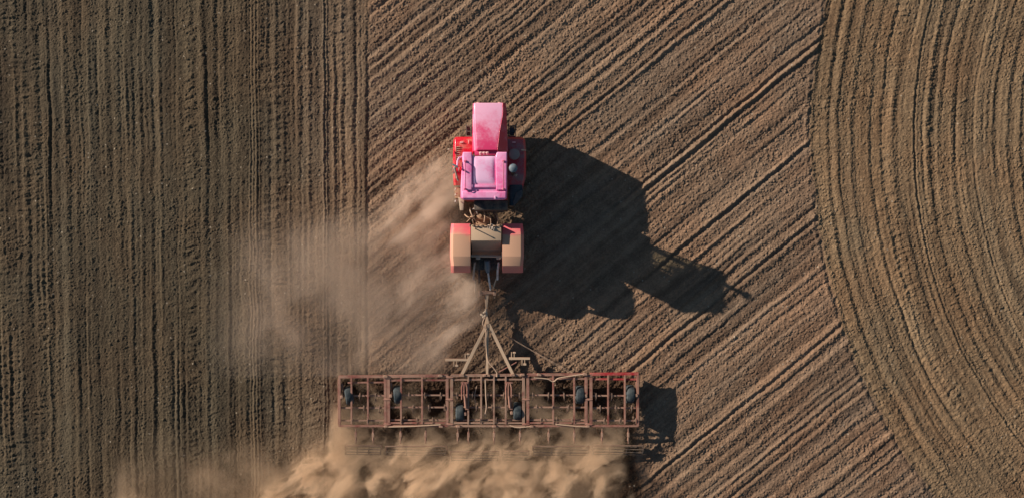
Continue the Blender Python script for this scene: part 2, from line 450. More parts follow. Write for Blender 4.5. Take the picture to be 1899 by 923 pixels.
# front axle mounts and steps beside the bonnet
for (x0, x1) in ((942.5, 956.5), (864, 874.5)):
    f = MB()
    for y0 in (233, 243, 252):
        f.pbox((x0, y0), (x1, y0 + 2.2), 1.0, 1.06, .008)
    for xx in (x0, x1 - 1.6):
        f.pbox((xx, 231), (xx + 1.6, 257), .95, 1.05, .008)
    f.pbox((x0 + 2.2, 236), (x1 - 2.4, 251), .8, .98, .02)
    f.build('front_step', M['tank'] if x0 > 900 else M['dark'], tr)

# wheels
def make_wheel(c, R0, wd, parent, name='wheel', big=True, mat_t=None):
    w = MB()
    h = wd / 2
    prof = [(-h * .55, R0 * .52), (-h * .95, R0 * .62), (-h, R0 * .80), (-h * .86, R0 * .92), (-h * .45, R0 * .955), (h * .45, R0 * .955), (h * .86, R0 * .92), (h, R0 * .80), (h * .95, R0 * .62), (h * .55, R0 * .52)]
    if not big:     # ribbed implement tyre: circumferential grooves
        prof = [(-h * .55, R0 * .5), (-h, R0 * .66), (-h, R0 * .84)]
        nr = 5
        for k in range(nr):
            a0 = -h * .84 + k * (h * 1.68) / nr; a1 = a0 + h * 1.68 / nr
            dome = lambda q: R0 * (1 - .07 * (q / h) ** 2)
            g = (a1 - a0) * .2
            prof += [(a0, dome(a0) - .020), (a0 + g * .6, dome(a0) ), (a1 - g * .6, dome(a1)), (a1, dome(a1) - .020)]
        prof += [(h, R0 * .84), (h, R0 * .66), (h * .55, R0 * .5)]
    w.lathe_x(prof, 48)
    if big:
        nl = 20
        for k in range(nl):
            for sgn in (-1, 1):
                a = (k + (.5 if sgn > 0 else 0)) * 2 * math.pi / nl
                q = []
                for (xx, da) in ((.02, 0.0), (h * .98, -.16)):
                    for dd in (-.045, .045):
                        q.append((xx * sgn, a + da + dd))
                lo = [(x, math.cos(t) * R0 * .93, math.sin(t) * R0 * .93) for x, t in (q[0], q[2], q[3], q[1])]
                hi = [(x, math.cos(t) * (R0 * (1.0 if abs(x) < h * .5 else .975)), math.sin(t) * (R0 * (1.0 if abs(x) < h * .5 else .975))) for x, t in (q[0], q[2], q[3], q[1])]
                w.hexa(lo, hi)
    hub = MB()
    hub.lathe_x([(-h * .5, R0 * .53), (h * .5, R0 * .53), (h * .5, R0 * .47), (h * .18, R0 * .42), (h * .2, R0 * .16), (h * .34, R0 * .15), (h * .34, .001), (-h * .34, .001), (-h * .34, R0 * .15), (-h * .2, R0 * .16), (-h * .18, R0 * .42), (-h * .5, R0 * .47)], 32)
    e = bpy.data.objects.new(name, None); COL.objects.link(e); e.parent = parent; e.empty_display_size = .1
    e.location = Vector(c) - Vector(parent['_base']); e['_base'] = list(c)
    for nm, mb, mt in (('tyre', w, mat_t or (M['rubber_big'] if big else M['rubber'])), ('rim', hub, M['rim'])):
        o = mb.build(nm, mt); o.parent = e; o.location = (0, 0, 0); o['_base'] = list(c)
    return e
RW = .86
wc = [W(858, 299, 1.0), W(956.5, 299, 1.0), W(854.5, 461, 1.0), W(951, 461, 1.0)]
for c in wc: c.z = RW - .04
w0_ = make_wheel(wc[0], RW, .66, tr)
for c in wc[1:]:
    copy_tree(w0_, tr, c - wc[0])

# front fenders
def fender(name, prof, mat, bev=.03, inner=None):
    """prof: list of (px0, px1, py, h): cross sections front to rear, thin shell folded down on the outside"""
    mb = MB(); secs = []
    for (p0, p1, py, h, lip) in prof:
        a, c = W(p0, py, h), W(p1, py, h)
        cx = (a.x + c.x) / 2; out = -1 if cx < W(905, 0, 1).x else 1
        ov = a.x if out < 0 else c.x; iv = c.x if out < 0 else a.x
        y = a.y; k = .09 * -out
        s = [(iv, y, h), (ov + k, y, h), (ov, y, h - lip * .35), (ov, y, h - lip), (ov + k * .35, y, h - lip), (ov + k * 1.1, y, h - .06), (iv, y, h - .06)]
        if out > 0: s = list(reversed(s))
        secs.append(s)
    bm = bmesh.new()
    L = [[bm.verts.new(p) for p in s] for s in secs]; n = len(L[0])
    for a, c in zip(L[:-1], L[1:]):
        for i in range(n): bm.faces.new((a[i], a[(i + 1) % n], c[(i + 1) % n], c[i]))
    bm.faces.new(L[0]); bm.faces.new(list(reversed(L[-1])))
    bmesh.ops.recalc_face_normals(bm, faces=bm.faces)
    bmesh.ops.bevel(bm, geom=[e for e in bm.edges if len(e.link_faces) == 2 and e.calc_face_angle(0) > R(22)], offset=.014, segments=2, profile=.6, affect='EDGES', clamp_overlap=True)
    mb.add_bm(bm); return mb.build(name, mat, tr)
fl_ = fender('front_fender', [(844, 876, 254, 1.45, .25), (840.5, 877, 258.5, 1.72, .4), (839.5, 877, 285, 1.80, .45), (839, 877, 318, 1.76, .42), (841, 876, 344, 1.5, .25)], M['red'])
fr_ = fender('front_fender', [(941, 969, 254, 1.45, .25), (940, 974, 258.5, 1.72, .4), (940, 976, 290, 1.80, .45), (940, 975.5, 325, 1.74, .42), (941, 969, 352, 1.45, .25)], M['red_shade'])
fr_['label'] = 'front fender in duller red, the shade of the cab painted in'
lv = MB()
for k in range(7):
    lv.pbox((847, 272 + k * 3.6), (854, 273.3 + k * 3.6), 1.77, 1.815, .006)
lv.pbox((845.2, 271), (846.2, 298), 1.77, 1.82, .006)
lv.build('louvre', M['deck'], fl_)
for f, x in ((fl_, 856), (fr_, 953)):
    mb = MB().pbox((x - 3, 262.8), (x + 3.2, 265.6), 1.72, 1.80, .012, 2)
    mb.build('marker_lamp', M['lens'], f)
MB().pbox((868.6, 260), (870, 267), 1.72, 1.80, .01).build('reflector', M['lens'], fl_)
# indicator stalks on the outer edges
for x0, x1, y in ((839.5, 832.5, 278), (975.5, 969, 279)):
    t = MB().tube([W(x0, y, 1.7), W(x1, y - .5, 1.9)], .018, 6)
    p = W(x1, y - .5, 1.9); t.box(p - Vector((.05, .03, .05)), p + Vector((.05, .03, .06)), .012)
    t.build('indicator', M['tan'], tr)

# cab
y_f, y_r = W(0, 287, 3.45).y, W(0, 368, 3.45).y
xl, xr = W(859, 0, 3.45).x, W(940, 0, 3.45).x
cab = MB()
cab.box((xl - .02, y_r, 1.15), (xr + .02, y_f - .06, 2.46), .05, 2)
ym = (y_f + y_r) / 2 - .2; yb0 = y_f - .38          # the windscreen leans in towards its foot
for x in (xl + .05, xr - .05):
    cab.bar((x, yb0, 2.4), (x, y_f - .05, 3.46), .06, .06, .015)
    cab.bar((x, y_r + .05, 2.1), (x, y_r + .05, 3.46), .10, .10, .015)
    cab.bar((x, ym - .1, 2.4), (x, ym, 3.46), .08, .08, .015)
cab = cab.build('cab', M['cabred'], tr)
MB().hexa([(xl + .09, yb0 - .012, 2.45), (xr - .09, yb0 - .012, 2.45), (xr - .09, yb0 + .012, 2.45), (xl + .09, yb0 + .012, 2.45)],
          [(xl + .09, y_f - .062, 3.44), (xr - .09, y_f - .062, 3.44), (xr - .09, y_f - .038, 3.44), (xl + .09, y_f - .038, 3.44)]).build('windscreen', M['clear'], cab)
MB().box((xl + .1, y_r + .045, 2.45), (xr - .1, y_r + .07, 3.44)).build('rear_window', M['glass'], cab)
for x in (xl + .045, xr - .07):
    MB().hexa([(x, ym - .05, 2.45), (x + .025, ym - .05, 2.45), (x + .025, yb0 - .05, 2.45), (x, yb0 - .05, 2.45)],
              [(x, ym + .05, 3.44), (x + .025, ym + .05, 3.44), (x + .025, y_f - .1, 3.44), (x, y_f - .1, 3.44)]).build('side_window', M['clear'], cab)
    MB().box((x, y_r + .1, 2.45), (x + .025, ym - .15, 3.44)).build('side_window', M['glass'], cab)
xc = (xl + xr) / 2
st = MB().box((xc - .28, ym - .35, 2.2), (xc + .28, ym + .2, 2.62), .08, 3).box((xc - .27, ym - .48, 2.5), (xc + .27, ym - .33, 3.2), .06, 3)
st.build('driver_seat', M['black'], cab)
MB().tube([(xc, yb0 - .02, 2.4), (xc, yb0 - .25, 2.68)], .04, 8).lathe_x([(-.015, .17), (-.015, .20), (.015, .20), (.015, .17)], 24, (xc, yb0 - .26, 2.69)).build('steering_column', M['black'], cab)
# roof
HR = 3.70
rf = MB()
def poly(pts, h0, h1, bev, seg=3, grow=0.0):
    top = [W(x, y, h1) for x, y in pts]
    c = sum(top, Vector()) / len(top)
    bot = [Vector((p.x + (p.x - c.x) * grow, p.y + (p.y - c.y) * grow, h0)) for p in top]
    top = list(reversed(top)); bot = list(reversed(bot))
    return bot, top
b_, t_ = poly([(857.5, 284), (875, 284), (877.5, 290), (918.5, 290), (921.5, 284), (940, 284), (940.8, 300), (940.5, 346), (939.8, 368.5), (934, 370.6), (860, 370.6), (854, 368), (854.2, 345)], 3.44, HR - .03, 0)
rf.hexa(b_, t_, .05, 3)
# raised longitudinal humps each side, meeting a cross hump behind the hatch
rf.hexa(*poly([(858.2, 282.6), (874.8, 282.6), (875.6, 300), (875.3, 352.5), (864, 353), (862, 350)], HR - .08, HR + .042, 0, grow=.04), .035, 3)
rf.hexa(*poly([(921.8, 282.6), (940.2, 282.6), (939.6, 352), (920.5, 352.8), (919.6, 345), (918.8, 293)], HR - .08, HR + .042, 0, grow=.04), .035, 3)
rf.hexa(*poly([(874, 342.5), (921, 342.5), (921, 348), (874, 348)], HR - .08, HR + .035, 0), .02, 2)
rf.hexa(*poly([(856.5, 355), (939, 355), (938.8, 368.4), (857, 368.4)], HR - .09, HR + .015, 0, grow=.02), .05, 3)
rf = rf.build('cab_roof', M['roof'], tr, smooth=50)
# hatch: a softly domed lid
bm = bmesh.new(); n = 12; g = []
for j in range(n + 1):
    row = []
    for i in range(n + 1):
        u, v = i / n * 2 - 1, j / n * 2 - 1
        px_ = 897.6 + u * (20.8 - 2.0 * max(0, -v) ** 3 * 0) + (0 if v > -.9 else 0)
        p = W(px_, 316 + v * 26.2, HR)
        p.z = HR - .02 + .055 * (1 - abs(u) ** 3.2) ** .5 * (1 - abs(v) ** 3.2) ** .5
        row.append(bm.verts.new(p))
    g.append(row)
for j in range(n):
    for i in range(n): bm.faces.new((g[j][i], g[j + 1][i], g[j + 1][i + 1], g[j][i + 1]))
ext = bmesh.ops.extrude_face_region(bm, geom=bm.faces[:])
for v in [x for x in ext['geom'] if isinstance(x, bmesh.types.BMVert)]: v.co.z -= .04
bmesh.ops.recalc_face_normals(bm, faces=bm.faces)
h_ = MB(); h_.add_bm(bm); h_.build('roof_hatch', M['hatch'], rf, smooth=60)
# handrails
for x, s, mt in ((933.5, 1, M['pinkbar']), (862.5, -1, M['pinkbar'])):
    q = [W(x, 299, HR + .05), W(x, 300, HR + .14), W(x, 303, HR + .16), W(x, 347, HR + .16), W(x, 350, HR + .14), W(x, 351, HR + .05)]
    t = MB().tube(q, .018, 8)
    for yy in (299, 351):
        p = W(x, yy, HR + .06); t.box(p - Vector((.05, .035, .03)), p + Vector((.05, .035, .03)), .01)
    t.build('handrail', mt, rf)
# small locks at the rear edge
mb = MB(); mb.pbox((917, 364), (919.5, 369.5), HR - .05, HR + .05, .015, 2); mb.build('latch', M['hoodtrim'], rf)
# three front work lights
for x in (891.5, 897.5, 903.5):
    p = W(x, 285.5, 3.42)
    mb = MB(); mb.lathe_x([(-.06, .001), (-.05, .045), (.05, .066), (.062, .055), (.07, .001)], 16)
    o = mb.build('work_light', M['lens'], rf, origin=(0, 0, 0)); o.location = Vector((p.x, p.y, 3.47)) - Vector(rf['_base']); o.rotation_euler = (0, R(-25), R(90))
    MB().box((p.x - .02, p.y - .16, 3.40), (p.x + .02, p.y, 3.44), .005).build('lamp_bracket', M['black'], o, origin=(0, 0, 0))
    k = kids(o)[-1]; k.matrix_parent_inverse = Matrix(); k.location = (0, 0, 0)
    k.parent = rf; k.location = -Vector(rf['_base'])
# mirror on a looped arm, left of the roof
mi = MB().tube([W(857, 291, 3.55), W(851, 293, 3.66), W(848.3, 299, 3.72), W(848, 306, 3.76), W(847, 309, 3.80)], .035, 8)
mi = mi.build('mirror_arm', M['hoodtrim'], tr)
MB().hexa([W(839.5, 304, 3.62), W(849, 310, 3.62), W(848, 312.5, 3.62), W(838.5, 306.5, 3.62)], [W(840, 303, 3.92), W(850, 309, 3.92), W(849, 312, 3.92), W(839, 306, 3.92)], .02, 2).build('mirror', M['bluegrey'], mi)
# brackets, ladder and plates down the left of the cab
la = MB()
for k in range(4):
    la.pbox((840.5, 318 + k * 6.5), (850.5, 319.8 + k * 6.5), 1.35 - k * .22, 1.40 - k * .22, .01)
la.tube([W(841, 312, 1.9), W(841, 320, 1.7), W(840.5, 342, .6)], .025); la.tube([W(851, 312, 1.9), W(851, 320, 1.7), W(850.5, 342, .6)], .025)
la.build('ladder', M['steel'], tr)
MB().tube([W(843, 310, 2.9), W(844.5, 318, 2.8), W(847.5, 329, 2.7)], [.05, .04, .03]).tube([W(847, 329, 2.7), W(850, 335, 2.6)], .04).build('grab_rail', M['steel'], tr)
MB().hexa([W(850.5, 368, .9), W(861, 372, .9), W(859.5, 390, .9), W(853.5, 390, .9)][::-1], [W(850, 365, 1.55), W(861, 370, 1.55), W(859.5, 390.5, 1.5), W(853, 390.5, 1.5)][::-1], .025, 2).build('mudflap', M['tan'], tr)
MB().pbox((843, 347), (854, 368), .9, 1.35, .03, 2).build('battery_box', M['joint'], tr)
for y in (349, 359, 371):
    MB().tube([W(848, y, 1.6), W(845, y + 1, 1.75), W(844, y + 3, 1.75), W(846, y + 4, 1.65)], .022, 6).build('grab_hook', M['steel'], tr)
# exhaust with a round rain cap, pipe and silencer
ex = MB().lathe_x([(0, .001), (0, .085), (3.0, .085), (3.0, .001)], 20)
o = ex.build('exhaust_stack', M['dark'], tr, origin=(0, 0, 0)); p = W(952, 318, 1.0); p.x += 0.05
o.location = Vector((W(951.8, 312, 4.0).x, W(951.8, 312, 4.0).y, 1.0)) - TB; o.rotation_euler = (0, R(-90), 0)
cp = MB().lathe_x([(0, .001), (0, .16), (.06, .165), (.10, .13), (.125, .06), (.13, .001)], 24)
cc = cp.build('rain_cap', M['bluegrey'], o, origin=(0, 0, 0)); cc.location = (2.94, 0, 0)
MB().tube([W(952, 319, 2.0), W(953, 323.5, 2.1), W(956.5, 326.5, 2.1), W(958, 324, 2.05)], .035, 8).build('heater_pipe', M['steel'], tr)
# air intake on the right fender
p = W(953.5, 286, 2.0)
o = MB().lathe_x([(0, .001), (0, .2), (.32, .23), (.38, .215), (.41, .13), (.415, .001)], 28).build('air_cleaner', painted('grey_dusty_cap', (.20, .16, .155), .6, .7, (.27, .22, .20)), tr, origin=(0, 0, 0))
o.location = Vector((p.x, p.y, 1.6)) - TB; o.rotation_euler = (0, R(-90), 0)
# tank and step on the right, in the shade of the cab
MB().hexa(*poly([(944.5, 322), (962, 327), (969.5, 346), (969, 364), (953, 382), (944.5, 382)], .75, 1.55, 0), .04, 2).build('fuel_tank', M['tank'], tr)
MB().hexa(*poly([(957, 357), (968, 352), (968, 364), (953.5, 381), (951, 376)], 1.52, 1.585, 0), .012, 1).build('tank_step', painted('grey_step', (.06, .065, .07), .3, .6, (.14, .13, .12)), tr)
# rear of the cab unit
MB().pbox((879, 371.5), (941.5, 390), .9, 2.35, .05, 2).build('rear_panel', M['dark'], tr)
MB().pbox((886, 385), (934, 393.5), .8, 1.35, .02).build('counterweight', painted('grey_block', (.10, .085, .08), .5, .8, (.2, .15, .12)), tr)
# articulation joint with its cylinders and hoses
jt = MB()
jt.hexa(*poly([(884, 398), (893, 390), (903, 396), (909, 414), (896, 418), (882, 417)], .7, 1.15, 0), .03, 2)
jt.lathe_x([(-.3, .001), (-.3, .12), (.3, .12), (.3, .001)], 18, W(897, 404, 1.2))
jt.tube([W(890, 400, 1.1), W(890, 400, 1.45)], .07, 12)
jt.build('articulation_joint', M['joint'], tr)
for (a0, a1) in (((884, 393), (866, 412)), ((915, 392), (924, 414))):
    a, c = W(*a0, 1.25), W(*a1, 1.15)
    st = MB().tube([a, a.lerp(c, .6)], .06, 10).tube([a.lerp(c, .6), c], .03, 8).build('steering_cylinder', M['joint'] if a0[0] < 900 else M['dark'], tr)
random.seed(4)
for (a0, mid, a1, mt) in (((872, 386), (870, 395), (886, 414), 'palehose'), ((876, 388), (883, 384), (886, 399), 'steel'), ((888, 388), (893, 383), (897, 391), 'steel'), ((897, 391), (901, 399), (898, 412), 'palehose'),
                          ((880, 400), (872, 408), (882, 418), 'hose'), ((905, 394), (912, 404), (910, 418), 'hose'), ((918, 396), (926, 404), (922, 419), 'hose'), ((862, 398), (868, 406), (880, 404), 'joint')):
    h = random.uniform(1.3, 1.6)
    pts = []
    for k in range(9):
        t = k / 8
        x = (1 - t) ** 2 * a0[0] + 2 * t * (1 - t) * mid[0] + t * t * a1[0]; y = (1 - t) ** 2 * a0[1] + 2 * t * (1 - t) * mid[1] + t * t * a1[1]
        pts.append(W(x, y, h + .15 * math.sin(t * 3.14)))
    MB().tube(pts, .028, 8).build('hydraulic_hose', M[mt], tr)
# rear body: flat deck, slope, cross tube
HD = 2.08
dk = MB()
a, c = W(873.5, 417.5, HD), W(929.5, 446, HD); e_ = W(930, 473, 1.02)
dk.hexa([(a.x, e_.y, 1.15), (c.x, e_.y, 1.15), (c.x, a.y, 1.15), (a.x, a.y, 1.15)], [(a.x, c.y, HD), (c.x, c.y, HD), (c.x, a.y, HD), (a.x, a.y, HD)], .015, 2)
dk = dk.build('rear_deck', M['deck'], tr)
it = MB().tube([W(882.5, 424.5, HD - .02), W(882.5, 424.5, HD + .27)], .022, 8); it.tube([W(882.5, 424.5, HD + .27), W(880.5, 423.5, HD + .30)], .03, 8)
it.build('lever', M['joint'], dk)
it = MB()
for k, (x, y) in enumerate(((907, 420), (911, 422.5), (914.5, 424.5), (912, 418.5))):
    cpt = W(x, y, HD + .03); it.tube([cpt + Vector((math.cos(t) * .06, math.sin(t) * .06, .02 * math.sin(t * 2 + k))) for t in np.linspace(0, 6.0, 12)], .018, 6)
it.tube([W(914, 424, HD - .02), W(914, 424, HD + .12)], .03, 8)
it.build('chain', M['steel'], dk)
for k in range(7):
    x = 877 + k * 8; p = W(x, 418 + (k % 2), HD + .02)
    MB().box(p - Vector((.05, .03, .04)), p + Vector((.05, .03, .05)), .012).build('hinge', M['joint'], dk)
xb_ = MB().tube([W(870.5, 474, 1.42), W(933.5, 475, 1.42)], .05, 10)
for x in (886.5, 924.5):
    p = W(x, 477, 1.42); xb_.box(p - Vector((.09, .09, .06)), p + Vector((.09, .09, .04)), .02)
xb_.build('cross_tube', M['tan'], tr)
for x in (871.5, 931):
    MB().pbox((x - .8, 416), (x + .8, 480), 1.0, 1.72, .01).build('side_plate', M['dark'], tr)
# rear fenders
def rear_fender(x_in, x_out):
    s = 1 if x_out > x_in else -1
    def sec(py, h, o, lip):
        xi, xo, xs = x_in, x_out - s * 5.5 - o * s, x_out - o * s
        lo, hi = min(xi, xo), max(xi, xo)
        a, c, d = W(xi, py, h), W(xo, py, h), W(xs, py, h - .16)
        y = a.y
        q = [(a.x, y, h), (c.x, y, h), (d.x, y, h - .17), (d.x, y, h - lip), (d.x - s * .03, y, h - lip), (d.x - s * .04, y, h - .22), (c.x - s * .01, y, h - .05), (a.x, y, h - .05)]
        return q if s > 0 else list(reversed(q))
    secs = [sec(414.5, 1.62, 2.0, .70), sec(434.5, 1.93, .2, .95), sec(475, 1.95, 0, 1.0), sec(492.5, 1.84, 1.6, .92), sec(505.5, 1.30, 1.5, .5)]
    bm = bmesh.new(); L = [[bm.verts.new(p) for p in q] for q in secs]; n = len(L[0])
    for a, c in zip(L[:-1], L[1:]):
        for i in range(n): bm.faces.new((a[i], a[(i + 1) % n], c[(i + 1) % n], c[i]))
    bm.faces.new(L[0]); bm.faces.new(list(reversed(L[-1])))
    bmesh.ops.recalc_face_normals(bm, faces=bm.faces)
    bmesh.ops.bevel(bm, geom=[e for e in bm.edges if len(e.link_faces) == 2 and e.calc_face_angle(0) > R(15)], offset=.012, segments=2, profile=.6, affect='EDGES', clamp_overlap=True)
    mb = MB(); mb.add_bm(bm); return mb.build('rear_fender', M['rearfender'], tr, smooth=24)
rear_fender(872.5, 834.5); rear_fender(931.5, 971.5)
# three point linkage
MB().pbox((874, 478), (930, 500), .55, .95, .03, 2).build('gearbox', M['dark'], tr)
for pts, r, mt in (([W(880.5, 486, 1.25), W(878.5, 503, 1.0), W(878, 518, .8)], .04, 'steel'), ([W(881.5, 519, .75), W(881, 541, .5)], .028, 'tan'),
                   ([W(924.8, 486, 1.25), W(922.8, 502, 1.05), W(922.5, 518, .8)], .045, 'chrome'), ([W(920.5, 516, .75), W(914, 535, .5)], .028, 'tan'), ([W(888, 482, 1.0), W(889, 522, .7)], .045, 'dark')):
    MB().tube(pts, r, 8).build('lift_arm', M[mt], tr)
MB().tube([W(903.5, 482, 1.2), W(904, 497, 1.05), W(905, 505, .98)], [.12, .13, .07], 12).build('shaft_guard', M['bluegrey'], tr)
MB().tube([W(905, 504, .98), W(909.5, 537, .72)], .04, 10).build('top_link', M['chrome'], tr)
db = MB().bar(W(890, 542.5, .5), W(919, 541.5, .5), .14, .1, .015)
db.pbox((914.5, 539), (920, 548), .45, .62, .015); db.pbox((887.5, 539), (891.5, 550), .42, .6, .015)
db.build('hitch_bar', M['dusty_bar'], tr)
MB().hexa(*poly([(899.5, 538), (903, 538), (906.5, 546), (905.5, 556), (904, 574), (900.5, 574), (899.5, 560)], .36, .50, 0), .015, 1).build('drawbar', M['deck'], tr)

# ------------------------------------------------------------------ cultivator
CB = W(907, 745, 0)
cu = thing('field_cultivator', 'wide rusty red trailed cultivator frame with tines and six wheels, raising dust behind the tractor', 'cultivator', CB)
HF = .62
def F(x, y, h=HF): return W(x, y, h)
def yb(x): return 698 - (x - 630) * .0105           # front bar drifts slightly
hitch = MB()
hitch.hexa(*poly([(903, 587), (908, 610), (902, 610), (896.5, 610)], .48, .56, 0), .01, 1)
hitch.hexa([F(897, 608, .47), F(909, 608, .47), F(905, 586, .47), F(902, 586, .47)], [F(896.5, 608, .585), F(909, 608, .585), F(905, 586, .585), F(902, 586, .585)], .012, 1)
hitch.bar(F(902, 603, .56), F(857, 693, .64), .13, .12)
hitch.bar(F(906.5, 600, .56), F(951, 693, .64), .13, .12)
hitch.bar(F(904, 600, .58), F(903.5, 695, .66), .10, .12)
hitch.build('drawbar', M['deck'], cu)
cl = MB()
for (x, y, dx) in ((899, 578, 1), (894.5, 584, -1), (898, 586, 1)):
    p = F(x, y, .55); cl.box(p - Vector((.09, .04, .05)), p + Vector((.09, .04, .05)), .02, 1, R(35) * dx)
cl.tube([F(901, 572, .5), F(902.5, 588, .5)], .05, 10)
cl.build('hitch_clevis', M['tan'], cu)
def curve(pts, r, n=6, name='hydraulic_hose', mat='palehose', par=None, h=.7):
    P = [Vector((p[0], p[1], p[2] if len(p) > 2 else h)) for p in pts]; out = []
    for i in range(len(P) - 1):
        p0, p1, p2, p3 = P[max(i - 1, 0)], P[i], P[i + 1], P[min(i + 2, len(P) - 1)]
        for k in range(6):
            t = k / 6
            out.append(.5 * ((2 * p1) + (p2 - p0) * t + (2 * p0 - 5 * p1 + 4 * p2 - p3) * t * t + (3 * p1 - p0 - 3 * p2 + p3) * t ** 3))
    out.append(P[-1])
    return MB().tube([W(q.x, q.y, q.z) for q in out], r, n).build(name, M[mat], par or cu)
curve([(899, 588), (895, 598), (898, 606), (901, 612), (901.5, 640), (905, 668), (914, 680), (921, 690), (921.5, 698)], .022)
curve([(903, 610), (899, 630), (898, 641), (902, 634)], .015, mat='hose')
# marker arms beside the tongue
for sgn, x0, x1, y in ((-1, 868, 826, 666.5), (1, 944, 983, 664)):
    t = MB().bar(F(x0, y, .62), F(x1, y, .62), .10, .10)
    for k, (dx, d0, d1) in enumerate(((.12, -12, 3), (.62, -2, 13))):
        xx = x0 + (x1 - x0) * dx
        t.bar(F(xx, y + d0, .64), F(xx, y + d1, .64), .035, .05); t.bar(F(xx + 5, y + d0 + 1, .64), F(xx + 5, y + d1 - 2, .64), .03, .05)
        t.pbox((xx + 2.5, y + (d0 if d0 < -5 else d1 - 4)), (xx + 8, y + (d0 + 3 if d0 < -5 else d1)), .6, .68, .008)
    t.build('marker_arm', M['deck'], cu)
MB().tube([F(958, 671, .64), F(924, 690, .66)], .022, 6).build('stay_rod', M['frame'], cu)
for pts in (([(937, 620, .25), (985, 648, .35), (1062, 691, .66)]), ([(938, 622, .25), (990, 652, .3), (1055, 690, .6)]), ([(855, 630, .25), (820, 650, .3), (775, 676, .4)])):
    MB().tube([W(*p) for p in pts], .009, 5).build('cable', M['hose'], cu)

# frame sections: bounds in px (left, right), longitudinal bars with widths in m
REAR_Y = 789
secs = [('wing_frame', 630, 715, [652, 682.5], .085, 'frame'), ('wing_frame', 721, 829.5, [744, 783], .10, 'frame'), ('centre_frame', 838, 971, [868.5, 892.5, 916, 938], .10, 'dusty_bar'),
        ('wing_frame', 979, 1087, [1026, 1065], .10, 'frame'), ('wing_frame', 1096, 1182.5, [1127.8, 1158.8], .10, 'frame')]
bars_y = [732, 754.5, 778]
fr_objs = []
for nm, x0, x1, inner, wd, mt in secs:
    outer = x0 < 640 or x1 > 1150
    mb = MB()
    for x in (x0, x1):
        w_ = .12 if not outer or (x in (715, 1096)) else .10
        mb.bar(F(x, yb(x) - 1), F(x, REAR_Y + 1), w_, .10)
    for x in inner:
        mb.bar(F(x, yb(x) + 2, .655), F(x, REAR_Y - 3, .655), .075, .07)
    mb.bar(F(x0, REAR_Y), F(x1, REAR_Y), .085, .09)
    if not outer:
        mb.bar(F(x0, REAR_Y - 5.5), F(x1, REAR_Y - 5.5, .63), .07, .08)
    o = mb.build(nm, M[mt], cu); fr_objs.append(o)
    fb = MB().bar(F(x0 - 1.5, yb(x0)), F(x1 + 1.5, yb(x1)), .11, .11)
    if not outer: fb.bar(F(x0, yb(x0) + 7.5, .60), F(x1, yb(x1) + 8, .60), .075, .09)
    elif x1 > 1150: fb.bar(F(x0, yb(x0) + 9, .57), F(x1, yb(x1) + 10.5, .57), .07, .09)
    else: fb.bar(F(x0 + 15, yb(x0) + 11, .57), F(x1, yb(x1) + 11, .57), .06, .08)
    red = x0 > 1090
    f2 = fb.build('front_bar', M['frame_red'] if red else M[mt], o)
    if red: f2['label'] = 'bright clean red front bar of the outer wing'
    tb = MB()
    for y in bars_y:
        yo = y + (1 if x0 < 700 or x0 > 1090 else 0)
        tb.bar(F(x0, yo, .56), F(x1, yo, .56), .065, .065)
    tb.build('tool_bar', M['dusty_bar'], o)
# hinges between the sections
for x in (718, 833.5, 975, 1091.5):
    for y in (yb(x) + 3, 740, 786):
        p = F(x, y, .64); hg = MB().box(p - Vector((.13, .05, .05)), p + Vector((.13, .05, .05)), .015)
        hg.tube([p + Vector((-.16, 0, .03)), p + Vector((.16, 0, .03))], .03, 8)
        hg.build('section_hinge', M['frame'], cu)
# joint fittings along front and rear bars
random.seed(9)
for x in (715, 817, 857, 900, 905, 951, 969, 1000, 1085):
    p = F(x, yb(x), .69); MB().box(p - Vector((.10, .055, .05)), p + Vector((.10, .055, .06)), .02, 1, random.uniform(-.2, .2)).build('bar_fitting', M['dusty_bar'], cu)
for x in (716, 818, 850, 917, 986, 1090):
    p = F(x, REAR_Y + 1, .68); MB().box(p - Vector((.09, .05, .05)), p + Vector((.09, .05, .05)), .02, 1, random.uniform(-.2, .2)).build('bar_fitting', M['dusty_bar'], cu)
for pts in ([(1085, 693, .7), (1050, 698, .72), (1035, 701, .72), (1026, 707, .7), (1015, 702, .7), (990, 700, .7)], [(817, 787, .72), (760, 790, .72), (716, 791, .7)], [(1090, 791, .7), (1072, 790, .74), (1050, 788, .72), (1030, 786, .7)], [(985, 790, .7), (960, 792, .74), (945, 788, .72)],
            [(900, 704, .7), (901, 735, .72), (902, 755, .7), (899, 770, .6)], [(884, 715, .6), (880, 735, .58), (884, 752, .55)]):
    curve(pts, .024 if pts[0][0] != 884 else .016, mat='palehose')
# hydraulic lift cylinders of the two centre wheels
for cx_, s in ((861, 1), (943, 1)):
    c_ = MB()
    for dx, y0, y1 in ((-4.5, 712, 740), (0, 713, 735), (5.5, 712, 736)):
        c_.tube([F(cx_ + dx * .5, y0 - 4, .7), F(cx_ + dx, y0 + 6, .75), F(cx_ + dx, y1, .75)], .035, 8)
    c_.tube([F(cx_ + 1, 733, .74), F(cx_ + 3, 755, .70)], .06, 10)
    c_.bar(F(cx_ + 2, 757, .68), F(cx_ + 8, 757, .68), .08, .08); c_.bar(F(cx_ - 6, 709, .7), F(cx_ + 8, 709, .7), .07, .07)
    c_.build('lift_cylinder', M['frame'], cu)
